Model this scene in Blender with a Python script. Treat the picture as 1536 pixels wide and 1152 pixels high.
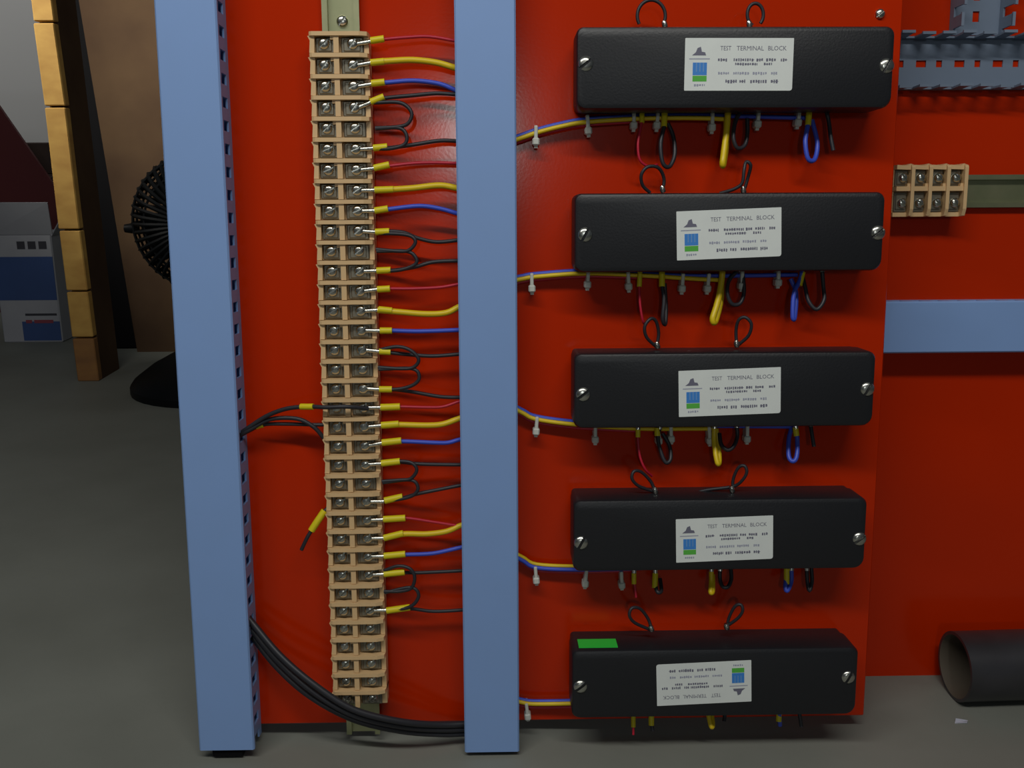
import bpy, bmesh, math, random
from mathutils import Vector, Matrix

random.seed(7)
for o in list(bpy.data.objects):
    bpy.data.objects.remove(o)
S = bpy.context.scene
COL = S.collection

# ------------------------------------------------------------------ camera
# Panel frame: u right, v up along the leaning panel, w out of it.
F = 1475.0                       # focal length in pixels of a 1536 px wide frame
LEAN = math.radians(4.4)         # the panel leans back
PSI = math.radians(1.0)
dn = Vector((52, 9084, F)).normalized()
e1 = Vector((9084, -52, 0)).normalized()
f0 = e1.cross(dn)
rr = e1 * math.cos(PSI) + f0 * math.sin(PSI)
nn = rr.cross(dn)
R = Matrix((rr, dn, nn)).transposed()           # cam(cv) = R @ (u,-v,-w) + T
T = Vector((0.0, 0.2807405, 0.81998463))
PW = Matrix(((1, 0, 0, 0),
             (0, math.sin(LEAN), -math.cos(LEAN), 0),
             (0, math.cos(LEAN), math.sin(LEAN), 0),
             (0, 0, 0, 1)))                     # panel frame -> world
RT = R.transposed()
_c = RT @ (-T)
CAM_P = Vector((_c.x, -_c.y, -_c.z))
CAM_W = PW @ CAM_P


def cvdir(k):                                    # cv camera direction -> world
    a = RT @ k
    return PW.to_3x3() @ Vector((a.x, -a.y, -a.z))


cam_data = bpy.data.cameras.new('camera')
cam = bpy.data.objects.new('camera', cam_data)
COL.objects.link(cam)
cam_data.sensor_width = 36.0
cam_data.lens = 36.0 * F / 1536.0
cam_data.clip_start = 0.02
cx, cy, cz = cvdir(Vector((1, 0, 0))), cvdir(Vector((0, -1, 0))), cvdir(Vector((0, 0, -1)))
M = Matrix((cx, cy, cz)).transposed().to_4x4()
M.translation = CAM_W
cam.matrix_world = M
S.camera = cam

# ------------------------------------------------------------------ world and light
S.view_settings.view_transform = 'Standard'
S.view_settings.look = 'None'
S.view_settings.gamma = 1.0
S.view_settings.use_curve_mapping = False
S.view_settings.exposure = 0.0

wd = bpy.data.worlds.new('room_air')
S.world = wd
wd.use_nodes = True
wd.node_tree.nodes['Background'].inputs[0].default_value = (0.80, 0.90, 1.0, 1)
wd.node_tree.nodes['Background'].inputs[1].default_value = 0.045


def area(name, loc, target, sx, sy, power, col):
    l = bpy.data.lights.new(name, 'AREA')
    l.shape = 'RECTANGLE'
    l.size, l.size_y, l.energy, l.color = sx, sy, power, col
    o = bpy.data.objects.new(name, l)
    COL.objects.link(o)
    o.location = loc
    o.rotation_euler = (Vector(target) - Vector(loc)).to_track_quat('-Z', 'Y').to_euler()
    return o


area('hanging_tube', (-0.16, -0.86, 1.38), (0.0, 0.0, 0.3), 1.5, 0.05, 11.0, (1.0, 0.98, 0.93))
fill_r = area('rear_wall_fill', (-1.7, 1.9, 2.5), (-1.9, 3.2, 0.9), 1.2, 0.10, 5.0, (1.0, 0.98, 0.95))  # added fill, no such lamp known; brightens the back wall
fill_r.data.spread = math.radians(90)
fill_l = area('left_timber_fill', (-2.3, 0.15, 2.1), (-0.95, 1.35, 0.95), 0.5, 0.12, 3.4, (1.0, 0.95, 0.86))  # added fill aimed at the pine edging, kept off the red panel
fill_l.data.spread = math.radians(28)
_p, _n = Vector(PW @ Vector((-0.027, 0.475, 0.0))), (PW.to_3x3() @ Vector((0, 0, 1)))
_d = (_p - CAM_W).normalized()
_d = _d - 2 * _d.dot(_n) * _n
area('far_window', _p + _d * 4.2, _p, 0.08, 0.22, 6.5, (0.95, 1.0, 1.0))    # bright window far behind the photographer

FLOOR = -0.0145


def P(x, y, w=0.0):
    """pixel -> panel point at height w above the panel face"""
    k = Vector(((x - 768) / F, (y - 576) / F, 1.0))
    a, b = RT @ k, RT @ T
    s = (b.z - w) / a.z
    q = a * s - b
    return Vector((q.x, -q.y, w))


def ray(x, y):
    return cvdir(Vector(((x - 768) / F, (y - 576) / F, 1.0)))


def on_floor(x, y, z=FLOOR):
    d = ray(x, y)
    return CAM_W + d * ((z - CAM_W.z) / d.z)


def at_y(x, y, Y):
    d = ray(x, y)
    return CAM_W + d * ((Y - CAM_W.y) / d.y)


# ------------------------------------------------------------------ materials
MATS = {}


def mat(name, col, rough=0.5, metal=0.0, spec=0.5, noise=None, bump=None, coat=0.0, coat_rough=0.1):
    """noise = (scale, amount, dark colour); bump = (scale, strength)"""
    m = bpy.data.materials.new(name)
    m.use_nodes = True
    nt = m.node_tree
    b = nt.nodes['Principled BSDF']
    b.inputs['Base Color'].default_value = (*col, 1)
    b.inputs['Roughness'].default_value = rough
    b.inputs['Metallic'].default_value = metal
    b.inputs['Specular IOR Level'].default_value = spec
    b.inputs['Coat Weight'].default_value = coat
    b.inputs['Coat Roughness'].default_value = coat_rough
    tc = nt.nodes.new('ShaderNodeTexCoord')
    if noise:
        n = nt.nodes.new('ShaderNodeTexNoise')
        n.inputs['Scale'].default_value = noise[0]
        n.inputs['Detail'].default_value = 6
        nt.links.new(tc.outputs['Object'], n.inputs['Vector'])
        r = nt.nodes.new('ShaderNodeValToRGB')
        r.color_ramp.elements[0].position = 0.35
        r.color_ramp.elements[1].position = 0.68
        dk = noise[2]
        r.color_ramp.elements[0].color = (*[c * (1 - noise[1]) + d * noise[1] for c, d in zip(col, dk)], 1)
        r.color_ramp.elements[1].color = (*col, 1)
        nt.links.new(n.outputs['Fac'], r.inputs['Fac'])
        nt.links.new(r.outputs['Color'], b.inputs['Base Color'])
    if bump:
        n2 = nt.nodes.new('ShaderNodeTexNoise')
        n2.inputs['Scale'].default_value = bump[0]
        n2.inputs['Detail'].default_value = 4
        nt.links.new(tc.outputs['Object'], n2.inputs['Vector'])
        bp = nt.nodes.new('ShaderNodeBump')
        bp.inputs['Strength'].default_value = bump[1]
        bp.inputs['Distance'].default_value = 0.002
        nt.links.new(n2.outputs['Fac'], bp.inputs['Height'])
        nt.links.new(bp.outputs['Normal'], b.inputs['Normal'])
    MATS[name] = m
    return m


def wood(name, c1, c2, scale, vec=(1, 1, 1), rough=0.7):
    m = mat(name, c1, rough)
    nt = m.node_tree
    b = nt.nodes['Principled BSDF']
    tc = nt.nodes.new('ShaderNodeTexCoord')
    mp = nt.nodes.new('ShaderNodeMapping')
    mp.inputs['Scale'].default_value = vec
    n = nt.nodes.new('ShaderNodeTexNoise')
    n.inputs['Scale'].default_value = scale
    n.inputs['Detail'].default_value = 8
    r = nt.nodes.new('ShaderNodeValToRGB')
    r.color_ramp.elements[0].position = 0.3
    r.color_ramp.elements[1].position = 0.72
    r.color_ramp.elements[0].color = (*c2, 1)
    r.color_ramp.elements[1].color = (*c1, 1)
    nt.links.new(tc.outputs['Object'], mp.inputs['Vector'])
    nt.links.new(mp.outputs['Vector'], n.inputs['Vector'])
    nt.links.new(n.outputs['Fac'], r.inputs['Fac'])
    nt.links.new(r.outputs['Color'], b.inputs['Base Color'])
    return m


RED = mat('red_enamel', (0.52, 0.024, 0.0005), 0.15, spec=0.28, noise=(9, 0.12, (0.36, 0.016, 0.0005)), bump=(420, 0.012))
DUCT = mat('grey_blue_pvc', (0.245, 0.40, 0.74), 0.45, spec=0.4, noise=(30, 0.06, (0.2, 0.3, 0.45)))
DUCTD = mat('grey_pvc_open', (0.17, 0.22, 0.30), 0.5, spec=0.4, noise=(30, 0.15, (0.12, 0.15, 0.2)))
TAN = mat('beige_thermoplastic', (0.76, 0.52, 0.27), 0.38, spec=0.5, noise=(60, 0.2, (0.55, 0.36, 0.17)))
STEEL = mat('zinc_plated_steel', (0.62, 0.62, 0.56), 0.25, 1.0)
PLATE = mat('dull_clamp_plate', (0.24, 0.22, 0.17), 0.36, 0.6)
RAIL = mat('yellow_zinc_rail', (0.42, 0.42, 0.25), 0.35, 0.8, noise=(40, 0.5, (0.25, 0.3, 0.16)))
BLACK = mat('black_bakelite', (0.012, 0.013, 0.016), 0.42, spec=0.5, bump=(600, 0.08))
STICK = mat('white_sticker', (0.80, 0.85, 0.82), 0.55, noise=(80, 0.08, (0.5, 0.52, 0.56)))
INK = mat('dark_print', (0.16, 0.16, 0.22), 0.6)
INKL = mat('pale_print', (0.36, 0.38, 0.48), 0.6)
LBLUE = mat('blue_print', (0.05, 0.25, 0.70), 0.6)
LBLUE2 = mat('pale_blue_print', (0.16, 0.34, 0.66), 0.6)
LGREEN = mat('green_print', (0.10, 0.48, 0.06), 0.6)
GTAPE = mat('green_tape', (0.02, 0.62, 0.06), 0.5)
WRED = mat('red_wire_pvc', (0.50, 0.010, 0.035), 0.4)
WYEL = mat('yellow_wire_pvc', (0.78, 0.56, 0.010), 0.4)
WBLU = mat('blue_wire_pvc', (0.045, 0.09, 0.60), 0.4)
WBLK = mat('black_wire_pvc', (0.022, 0.022, 0.028), 0.45)
SLEEVE = mat('yellow_marker_sleeve', (0.74, 0.62, 0.008), 0.45)
TIE = mat('white_nylon', (0.62, 0.64, 0.58), 0.5)
FLOORM = mat('concrete', (0.235, 0.245, 0.215), 0.62, spec=0.35, noise=(5, 0.30, (0.10, 0.105, 0.085)), bump=(60, 0.15))
WALLM = mat('grey_plaster', (0.50, 0.50, 0.49), 0.8, noise=(3, 0.1, (0.4, 0.4, 0.4)))
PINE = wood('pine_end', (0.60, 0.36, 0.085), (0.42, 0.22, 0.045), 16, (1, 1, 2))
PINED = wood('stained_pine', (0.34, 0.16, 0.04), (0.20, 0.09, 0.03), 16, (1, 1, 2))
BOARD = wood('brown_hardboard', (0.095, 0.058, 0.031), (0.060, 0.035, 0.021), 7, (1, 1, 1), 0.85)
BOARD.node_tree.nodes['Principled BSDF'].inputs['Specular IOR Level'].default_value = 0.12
DWOOD = wood('dark_brown_wood', (0.060, 0.035, 0.025), (0.035, 0.02, 0.018), 6, (1, 1, 3))
MAROON = mat('maroon_paint', (0.10, 0.012, 0.014), 0.5)
SHADE_BLACK = mat('shade_black', (0.006, 0.006, 0.007), 0.8, spec=0.08)  # near-black standing in for shade under the ducts and beside the board
FANB = mat('black_fan_plastic', (0.004, 0.005, 0.006), 0.5, spec=0.15)
CARD = mat('white_carton', (0.33, 0.34, 0.37), 0.7, noise=(9, 0.3, (0.2, 0.2, 0.24)))
CBLUE = mat('carton_blue', (0.03, 0.07, 0.21), 0.6, noise=(12, 0.3, (0.025, 0.05, 0.14)))
CDARK = mat('carton_dark', (0.03, 0.03, 0.04), 0.6)
CRED = mat('carton_red', (0.22, 0.04, 0.06), 0.6)
PIPE = mat('dark_steel_pipe', (0.085, 0.085, 0.095), 0.38, 0.6, noise=(18, 0.5, (0.04, 0.035, 0.035)))
PIPEIN = mat('pipe_inside', (0.11, 0.09, 0.065), 0.7, noise=(30, 0.5, (0.1, 0.08, 0.06)))
SCRAP = mat('foil', (0.7, 0.72, 0.85), 0.3, 0.3)


# ------------------------------------------------------------------ mesh helpers
def link(name, me, m, parent=None, mw=None):
    o = bpy.data.objects.new(name, me)
    COL.objects.link(o)
    if m and not me.materials:
        me.materials.append(m)
    if parent:
        o.parent = parent
        if mw is not None:
            o.matrix_local = mw
    elif mw is not None:
        o.matrix_world = mw
    return o


def tag(o, label, cat, group=None, kind=None):
    o['label'] = label
    o['category'] = cat
    if group:
        o['group'] = group
    if kind:
        o['kind'] = kind
    return o


def empty(name, mw):
    o = bpy.data.objects.new(name, None)
    o.empty_display_size = 0.01
    COL.objects.link(o)
    o.matrix_world = mw
    return o


def bm_mesh(bm, name='mesh', smooth=None):
    bmesh.ops.recalc_face_normals(bm, faces=bm.faces)
    me = bpy.data.meshes.new(name)
    bm.to_mesh(me)
    bm.free()
    if smooth is not None:
        for p in me.polygons:
            p.use_smooth = True
        try:
            me.set_sharp_from_angle(angle=math.radians(smooth))
        except Exception:
            pass
    return me


def box(bm, x0, x1, y0, y1, z0, z1, bev=0.0, seg=1):
    vs = [bm.verts.new((x, y, z)) for z in (z0, z1) for y in (y0, y1) for x in (x0, x1)]
    fs = [(0, 2, 3, 1), (4, 5, 7, 6), (0, 1, 5, 4), (2, 6, 7, 3), (0, 4, 6, 2), (1, 3, 7, 5)]
    faces = [bm.faces.new([vs[i] for i in f]) for f in fs]
    if bev > 0:
        es = list({e for f in faces for e in f.edges})
        bmesh.ops.bevel(bm, geom=es, offset=bev, segments=seg, profile=0.5, affect='EDGES')


def boxmesh(*a, bev=0.0, seg=1, smooth=None):
    bm = bmesh.new()
    box(bm, *a, bev=bev, seg=seg)
    return bm_mesh(bm, smooth=smooth)


def prism(bm, poly, z0, z1):
    """extrude a polygon in x,y between z0 and z1"""
    a = [bm.verts.new((x, y, z0)) for x, y in poly]
    b = [bm.verts.new((x, y, z1)) for x, y in poly]
    bm.faces.new(a[::-1])
    bm.faces.new(b)
    n = len(poly)
    for i in range(n):
        j = (i + 1) % n
        bm.faces.new((a[i], a[j], b[j], b[i]))


def rrect(x0, x1, y0, y1, r, n=5):
    """rounded rectangle outline; r = radius or four radii (bl, br, tr, tl)"""
    if not isinstance(r, (tuple, list)):
        r = (r,) * 4
    out = []
    for (cx, cy, rad, a0) in ((x0, y0, r[0], 180), (x1, y0, r[1], 270), (x1, y1, r[2], 0), (x0, y1, r[3], 90)):
        sx = 1 if cx == x0 else -1
        sy = 1 if cy == y0 else -1
        for i in range(n + 1):
            a = math.radians(a0 + 90 * i / n)
            out.append((cx + sx * rad + rad * math.cos(a), cy + sy * rad + rad * math.sin(a)))
    return out


def lathe(bm, prof, n=20, c=(0, 0)):
    """profile (r,z) around z"""
    rings = []
    for r, z in prof:
        if r < 1e-6:
            rings.append([bm.verts.new((c[0], c[1], z))])
        else:
            rings.append([bm.verts.new((c[0] + r * math.cos(2 * math.pi * i / n), c[1] + r * math.sin(2 * math.pi * i / n), z)) for i in range(n)])
    for a, b in zip(rings, rings[1:]):
        for i in range(n):
            j = (i + 1) % n
            if len(a) == 1 and len(b) == 1:
                continue
            if len(a) == 1:
                bm.faces.new((a[0], b[i], b[j]))
            elif len(b) == 1:
                bm.faces.new((a[i], a[j], b[0]))
            else:
                bm.faces.new((a[i], a[j], b[j], b[i]))


def spline(pts, step=5):
    pts = [Vector(p) for p in pts]
    if len(pts) < 3:
        return pts
    out = []
    ext = [pts[0] * 2 - pts[1]] + pts + [pts[-1] * 2 - pts[-2]]
    for i in range(1, len(ext) - 2):
        p0, p1, p2, p3 = ext[i - 1:i + 3]
        for k in range(step):
            t = k / step
            out.append(0.5 * ((2 * p1) + (p2 - p0) * t + (2 * p0 - 5 * p1 + 4 * p2 - p3) * t * t + (3 * p1 - p0 - 3 * p2 + p3) * t ** 3))
    out.append(pts[-1])
    return out


def tube_bm(bm, path, r, n=8, closed=False):
    path = [Vector(p) for p in path]
    m = len(path)
    rings = []
    up = None
    for i in range(m):
        if closed:
            tan = (path[(i + 1) % m] - path[i - 1]).normalized()
        else:
            tan = (path[min(i + 1, m - 1)] - path[max(i - 1, 0)])
            tan = tan.normalized() if tan.length > 1e-9 else Vector((1, 0, 0))
        if up is None:
            up = Vector((0, 0, 1)) if abs(tan.z) < 0.9 else Vector((0, 1, 0))
        side = tan.cross(up)
        if side.length < 1e-6:
            side = tan.cross(Vector((1, 0.3, 0)))
        side.normalize()
        up = side.cross(tan).normalized()
        rad = r(i / max(1, m - 1)) if callable(r) else r
        rings.append([bm.verts.new(path[i] + (side * math.cos(2 * math.pi * k / n) + up * math.sin(2 * math.pi * k / n)) * rad) for k in range(n)])
    pairs = list(zip(rings, rings[1:]))
    if closed:
        pairs.append((rings[-1], rings[0]))
    for a, b in pairs:
        for k in range(n):
            j = (k + 1) % n
            bm.faces.new((a[k], a[j], b[j], b[k]))
    if not closed:
        bm.faces.new(rings[0][::-1])
        bm.faces.new(rings[-1])


def tube(path, r, n=8, closed=False):
    bm = bmesh.new()
    tube_bm(bm, path, r, n, closed)
    return bm_mesh(bm, smooth=50)


def thing_at(name, u, v, w=0.0, rotz=0.0):
    return empty(name, PW @ Matrix.Translation((u, v, w)) @ Matrix.Rotation(rotz, 4, 'Z'))


def struct(o):
    o['kind'] = 'structure'
    return o


# ------------------------------------------------------------------ setting
bm = bmesh.new()
box(bm, -4.0, 4.0, -3.2, 3.3, FLOOR - 0.05, FLOOR)
struct(link('floor', bm_mesh(bm), FLOORM))
bm = bmesh.new()
box(bm, -4.0, 4.0, 3.2, 3.3, FLOOR, 2.8)
struct(link('wall_back', bm_mesh(bm), WALLM))

# ------------------------------------------------------------------ red panels
PTOP = 0.80
bm = bmesh.new()
box(bm, -0.251, 0.2952, 0.0, PTOP, -0.0025, 0.0, bev=0.0008)
for x0, x1 in ((-0.251, -0.2485), (0.2927, 0.2952)):
    box(bm, x0, x1, 0.0, PTOP, -0.022, -0.0024)
pan = link('equipment_board', bm_mesh(bm), RED, mw=PW)
tag(pan, 'large orange-red enamelled steel panel carrying the long terminal strip and black blocks', 'mounting board')

BACK = -0.088                     # the second panel stands this far behind the first
PW2 = PW @ Matrix.Translation((0, 0, BACK))
bm = bmesh.new()
zb = -0.0095
box(bm, 0.262, 1.05, zb, PTOP, -0.0025, 0.0, bev=0.0008)
box(bm, 0.262, 0.2645, zb, PTOP, -0.022, -0.0024)
pan2 = link('equipment_board', bm_mesh(bm), RED, mw=PW2)
tag(pan2, 'red enamelled steel panel standing behind the front panel at right', 'mounting board')

# ------------------------------------------------------------------ wiring ducts
DW, DH = 0.0440, 0.0280
FP, FWD = 0.0167, 0.0090
bm = bmesh.new()
box(bm, -0.0008, 0.0008, -FWD / 2, FWD / 2, 0.0, 0.0172)
box(bm, -0.0014, 0.0008, -FWD / 2 - 0.0009, FWD / 2 + 0.0009, 0.0165, 0.0185)
FINGER = bm_mesh(bm, 'finger')
FINGER.materials.append(DUCT)
FINGERD = FINGER.copy()
FINGERD.materials.clear()
FINGERD.materials.append(DUCTD)


def duct(name, mw, length, cover=True, m=DUCT, fm=None, holes=False, phase=0.0):
    """local y runs along the duct from 0 to length"""
    t = empty(name, mw)
    fm = fm or FINGER
    bm = bmesh.new()
    x = DW / 2 - 0.0015
    if holes:
        # base in three strips with oblong slots in the middle
        box(bm, -x, -0.0028, 0, length, 0.0002, 0.0016)
        box(bm, 0.0028, x, 0, length, 0.0002, 0.0016)
        y = 0.0
        k = 0
        while y < length - 0.004:
            wl = 0.0085 if k % 2 else 0.0105
            box(bm, -0.0028, 0.0028, y, min(y + wl, length), 0.0002, 0.0016)
            y += wl + (0.0050 if k % 2 else 0.0085)
            k += 1
    else:
        box(bm, -x, x, 0, length, 0.0002, 0.0016)
    for s in (-1, 1):
        box(bm, s * x - 0.0008, s * x + 0.0008, 0, length, 0.0002, 0.0074)
    link('channel', bm_mesh(bm), m, t)
    n = int((length - phase) / FP)
    for s in (-1, 1):
        for i in range(n):
            c = Matrix.Translation((s * x, phase + FP * (i + 0.5), 0.0072))
            if s > 0:
                c = c @ Matrix.Rotation(math.pi, 4, 'Z')
            if not cover:
                c = c @ Matrix.Rotation(random.uniform(-0.06, 0.06), 4, 'Y')
            link('finger', fm, None, t, c)
    if cover:
        bm = bmesh.new()
        prof = [(-DW / 2, 0.0238), (-DW / 2, DH - 0.0012), (-DW / 2 + 0.0012, DH), (DW / 2 - 0.0012, DH), (DW / 2, DH - 0.0012), (DW / 2, 0.0238),
                (DW / 2 - 0.0011, 0.0238), (DW / 2 - 0.0011, DH - 0.0014), (-DW / 2 + 0.0011, DH - 0.0014), (-DW / 2 + 0.0011, 0.0238)]
        a = [bm.verts.new((px, 0, pz)) for px, pz in prof]
        b = [bm.verts.new((px, length, pz)) for px, pz in prof]
        n = len(prof)
        for i in range(n):
            j = (i + 1) % n
            bm.faces.new((a[i], a[j], b[j], b[i]))
        for L in (a, b):
            bm.faces.new((L[0], L[1], L[8], L[9]))
            bm.faces.new((L[1], L[2], L[3], L[4], L[7], L[8]))
            bm.faces.new((L[4], L[5], L[6], L[7]))
        link('cover', bm_mesh(bm), m, t)
    return t


UL, UR = -0.2295, -0.0167
LB, RB = -0.0070, -0.0120
dl = duct('wiring_duct', PW @ Matrix.Translation((UL, LB, 0)), 0.80, phase=0.004)
tag(dl, 'grey-blue slotted wiring duct along the left edge of the red panel', 'wiring duct', 'wiring ducts')
dr = duct('wiring_duct', PW @ Matrix.Translation((UR, RB, 0)), 0.80, phase=0.002)
tag(dr, 'grey-blue wiring duct between the terminal strip and the black blocks', 'wiring duct', 'wiring ducts')
for t, v0, x0, x1 in ((dl, LB, -0.0125, 0.0120), (dr, RB, -0.0130, 0.0185)):
    lo = (FLOOR - v0) + 0.0002
    me = boxmesh(x0, x1, lo, 0.0006, 0.003, 0.0255, bev=0.0008)
    link('shade_block', me, SHADE_BLACK, t)  # dark block added as the floor shadow under each duct end

# ducts on the rear panel
RZ = Matrix.Rotation(-math.pi / 2, 4, 'Z')


def P2(x, y, w):
    q = P(x, y, BACK + w)
    return q


c1, c2 = P2(1440, 449, DH), P2(1440, 532, DH)
vm = (c1.y + c2.y) / 2
dh = duct('wiring_duct', PW2 @ Matrix.Translation((0.268, vm, 0)) @ RZ, 0.70)
tag(dh, 'grey-blue covered wiring duct running horizontally across the rear panel', 'wiring duct', 'wiring ducts')
c1, c2 = P2(1440, 46, 0.020), P2(1440, 134, 0.020)
vo = (c1.y + c2.y) / 2
do = duct('wiring_duct', PW2 @ Matrix.Translation((0.268, vo, 0)) @ RZ, 0.70, cover=False, m=DUCTD, fm=FINGERD, holes=True)
tag(do, 'uncovered grey wiring duct with open fingers across the top of the rear panel', 'wiring duct', 'wiring ducts')
uo = P2(1440, 20, 0.02).x
dv = duct('wiring_duct', PW2 @ Matrix.Translation((uo + DW / 2, vo + DW / 2 + 0.001, 0)), 0.20, cover=False, m=DUCTD, fm=FINGERD, holes=True)
tag(dv, 'uncovered grey wiring duct rising vertically at the top right corner', 'wiring duct', 'wiring ducts')


# ------------------------------------------------------------------ rails and terminals
def rail_mesh(length):
    bm = bmesh.new()
    for s in (-1, 1):
        box(bm, s * 0.0137 - (0.0035 if s > 0 else 0), s * 0.0137 + (0.0035 if s < 0 else 0), 0, length, 0.0055, 0.0067)
        box(bm, s * 0.0102 - 0.0006, s * 0.0102 + 0.0006, 0, length, 0.0, 0.0066)
    box(bm, -0.0102, 0.0102, 0, length, 0.0001, 0.0012)
    return bm_mesh(bm)


UT = -0.1228                      # centre line of the terminal strip
rl = link('mounting_rail', rail_mesh(0.79), RAIL, mw=PW @ Matrix.Translation((UT, -0.0066, 0.0003)))
tag(rl, 'yellowish zinc mounting rail running vertically behind the long terminal strip', 'rail', 'mounting rails')
vr = (P2(1500, 265, 0.006).y + P2(1500, 308, 0.006).y) / 2
rl2 = link('mounting_rail', rail_mesh(0.60), RAIL, mw=PW2 @ Matrix.Translation((0.30, vr, 0)) @ RZ)
tag(rl2, 'yellowish zinc mounting rail running horizontally on the rear panel', 'rail', 'mounting rails')


def screw_mesh(r, h, slot, ang=35, z0=0.0):
    """domed head with a diagonal slot"""
    bm = bmesh.new()
    ca, sa = math.cos(math.radians(ang)), math.sin(math.radians(ang))
    for s in (-1, 1):
        # half disc on each side of the slot
        pts = []
        a0 = math.asin(slot / r)
        for i in range(11):
            a = a0 + (math.pi - 2 * a0) * i / 10
            pts.append((r * math.cos(a), s * r * math.sin(a)))
        lay = []
        for sc, z in ((1.0, z0), (1.0, z0 + h * 0.45), (0.86, z0 + h * 0.8), (0.5, z0 + h)):
            L = []
            for x, y in pts:
                yy = s * max(slot, abs(y) * sc)
                xx = x * sc
                L.append(bm.verts.new((xx * ca - yy * sa, xx * sa + yy * ca, z)))
            lay.append(L)
        for A, B in zip(lay, lay[1:]):
            for i in range(11):
                j = (i + 1) % 11
                try:
                    bm.faces.new((A[i], A[j], B[j], B[i]))
                except Exception:
                    pass
        bm.faces.new(lay[-1])
    lathe(bm, [(0, z0), (r * 0.97, z0), (r * 0.97, z0 + h * 0.25), (0, z0 + h * 0.25)], 16)
    return bm_mesh(bm, smooth=40)


PITCH = 0.01483


def housing_mesh(last=False):
    bm = bmesh.new()
    h = PITCH / 2
    box(bm, -0.0212, 0.0212, -h + 0.00015, h - 0.00015, 0.0068, 0.0185)
    # ridge at the upper edge, jutting out at both ends
    rp = [(-0.0222, 0.0068), (-0.0222, 0.020), (-0.0208, 0.0262), (-0.0190, 0.0274), (0.0150, 0.0274), (0.0205, 0.0252), (0.0212, 0.020), (0.0212, 0.0068)]
    a = [bm.verts.new((x, h - 0.0031, z)) for x, z in rp]
    b = [bm.verts.new((x, h - 0.0002, z)) for x, z in rp]
    bm.faces.new(a)
    bm.faces.new(b[::-1])
    n = len(rp)
    for i in range(n):
        j = (i + 1) % n
        bm.faces.new((a[i], b[i], b[j], a[j]))
    # wavy left cheek, low right cheek, middle divider
    prism(bm, [(-0.0212, -h + 0.0002), (-0.0176, -h + 0.0002), (-0.0172, h - 0.003), (-0.0222, h - 0.003), (-0.0206, 0.0012)], 0.0180, 0.0250)
    if not last:
        box(bm, 0.0178, 0.0212, -h + 0.0002, h - 0.003, 0.0180, 0.0205)
    box(bm, -0.0036, 0.0002, -h + 0.0002, h - 0.003, 0.0180, 0.0260)
    box(bm, -0.0060, 0.0002, 0.0020, h - 0.003, 0.0180, 0.0252)
    return bm_mesh(bm)


HOUS, HOUSL = housing_mesh(), housing_mesh(True)
HOUS.materials.append(TAN)
HOUSL.materials.append(TAN)
bm = bmesh.new()
box(bm, -0.0066, 0.0066, -0.0069, 0.0038, 0.0184, 0.0210, bev=0.0006)
box(bm, -0.0050, 0.0050, -0.0058, 0.0026, 0.0208, 0.0222, bev=0.0005)
CLAMP = bm_mesh(bm)
CLAMP.materials.append(PLATE)
TSCREWS = []
for a in (35, 42, 55, 25):
    me = screw_mesh(0.0040, 0.0034, 0.0007, a, 0.0218)
    me.materials.append(STEEL)
    TSCREWS.append(me)

ONES = ['first', 'second', 'third', 'fourth', 'fifth', 'sixth', 'seventh', 'eighth', 'ninth', 'tenth', 'eleventh', 'twelfth', 'thirteenth',
        'fourteenth', 'fifteenth', 'sixteenth', 'seventeenth', 'eighteenth', 'nineteenth', 'twentieth']


def nth(i):
    if i <= 20:
        return ONES[i - 1]
    if i == 30:
        return 'thirtieth'
    return ('twenty-' if i < 30 else 'thirty-') + ONES[i % 10 - 1]


def terminal(mw, hm=HOUS):
    t = empty('terminal_block', mw)
    link('housing', hm, None, t)
    for x in (-0.0108, 0.0098):
        sx = 1.0 if x < 0 else 1.22
        link('clamp_plate', CLAMP, None, t, Matrix.Translation((-0.0104 if x < 0 else 0.0092, 0.0, 0)) @ Matrix.Diagonal((sx, 1, 1, 1)))
        link('clamp_screw', random.choice(TSCREWS), None, t, Matrix.Translation((x, -0.0006, 0)))
    return t


VT0 = 0.5459                      # top of the strip


def tv(i):
    return VT0 - PITCH * (i - 0.5)


for i in range(1, 36):
    t = terminal(PW @ Matrix.Translation((UT + 0.0006, tv(i), 0)), HOUSL if i == 35 else HOUS)
    lab = 'beige two-screw terminal, %s from the top of the long strip' % nth(i)
    if i == 1:
        lab = 'beige two-screw terminal at the very top of the long strip'
    if i == 35:
        lab = 'beige two-screw terminal at the bottom of the long strip, beside the thick cables'
    tag(t, lab, 'terminal', 'terminals of the long vertical strip')
RZ2 = Matrix.Rotation(math.pi / 2, 4, 'Z')
uend = P2(1450, 290, 0.03).x
for k in range(4):
    t = terminal(PW2 @ Matrix.Translation((uend - PITCH * (k + 0.5) + 0.002, vr, 0)) @ RZ)
    lab = ['beige terminal on the rear panel, the right end of its short row', 'beige terminal on the rear panel, second from the right of its short row',
           'beige terminal on the rear panel, third from the right of its short row', 'beige terminal on the rear panel, nearest the front panel edge'][k]
    tag(t, lab, 'terminal', 'terminals of the short row')

# rail bolt and corner screw
q = P(513, 31, 0.004)
o = link('rail_screw', screw_mesh(0.0042, 0.0034, 0.0007, 50), STEEL, mw=PW @ Matrix.Translation((q.x, q.y, 0.0013)))
tag(o, 'small steel screw in the rail just above the terminal strip', 'screw')
q = P(1321, 20, 0.002)
o = link('panel_screw', screw_mesh(0.0036, 0.0028, 0.0006, 40), STEEL, mw=PW @ Matrix.Translation((q.x, q.y, 0.0001)))
tag(o, 'small steel screw at the top right corner of the front panel', 'screw')

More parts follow.
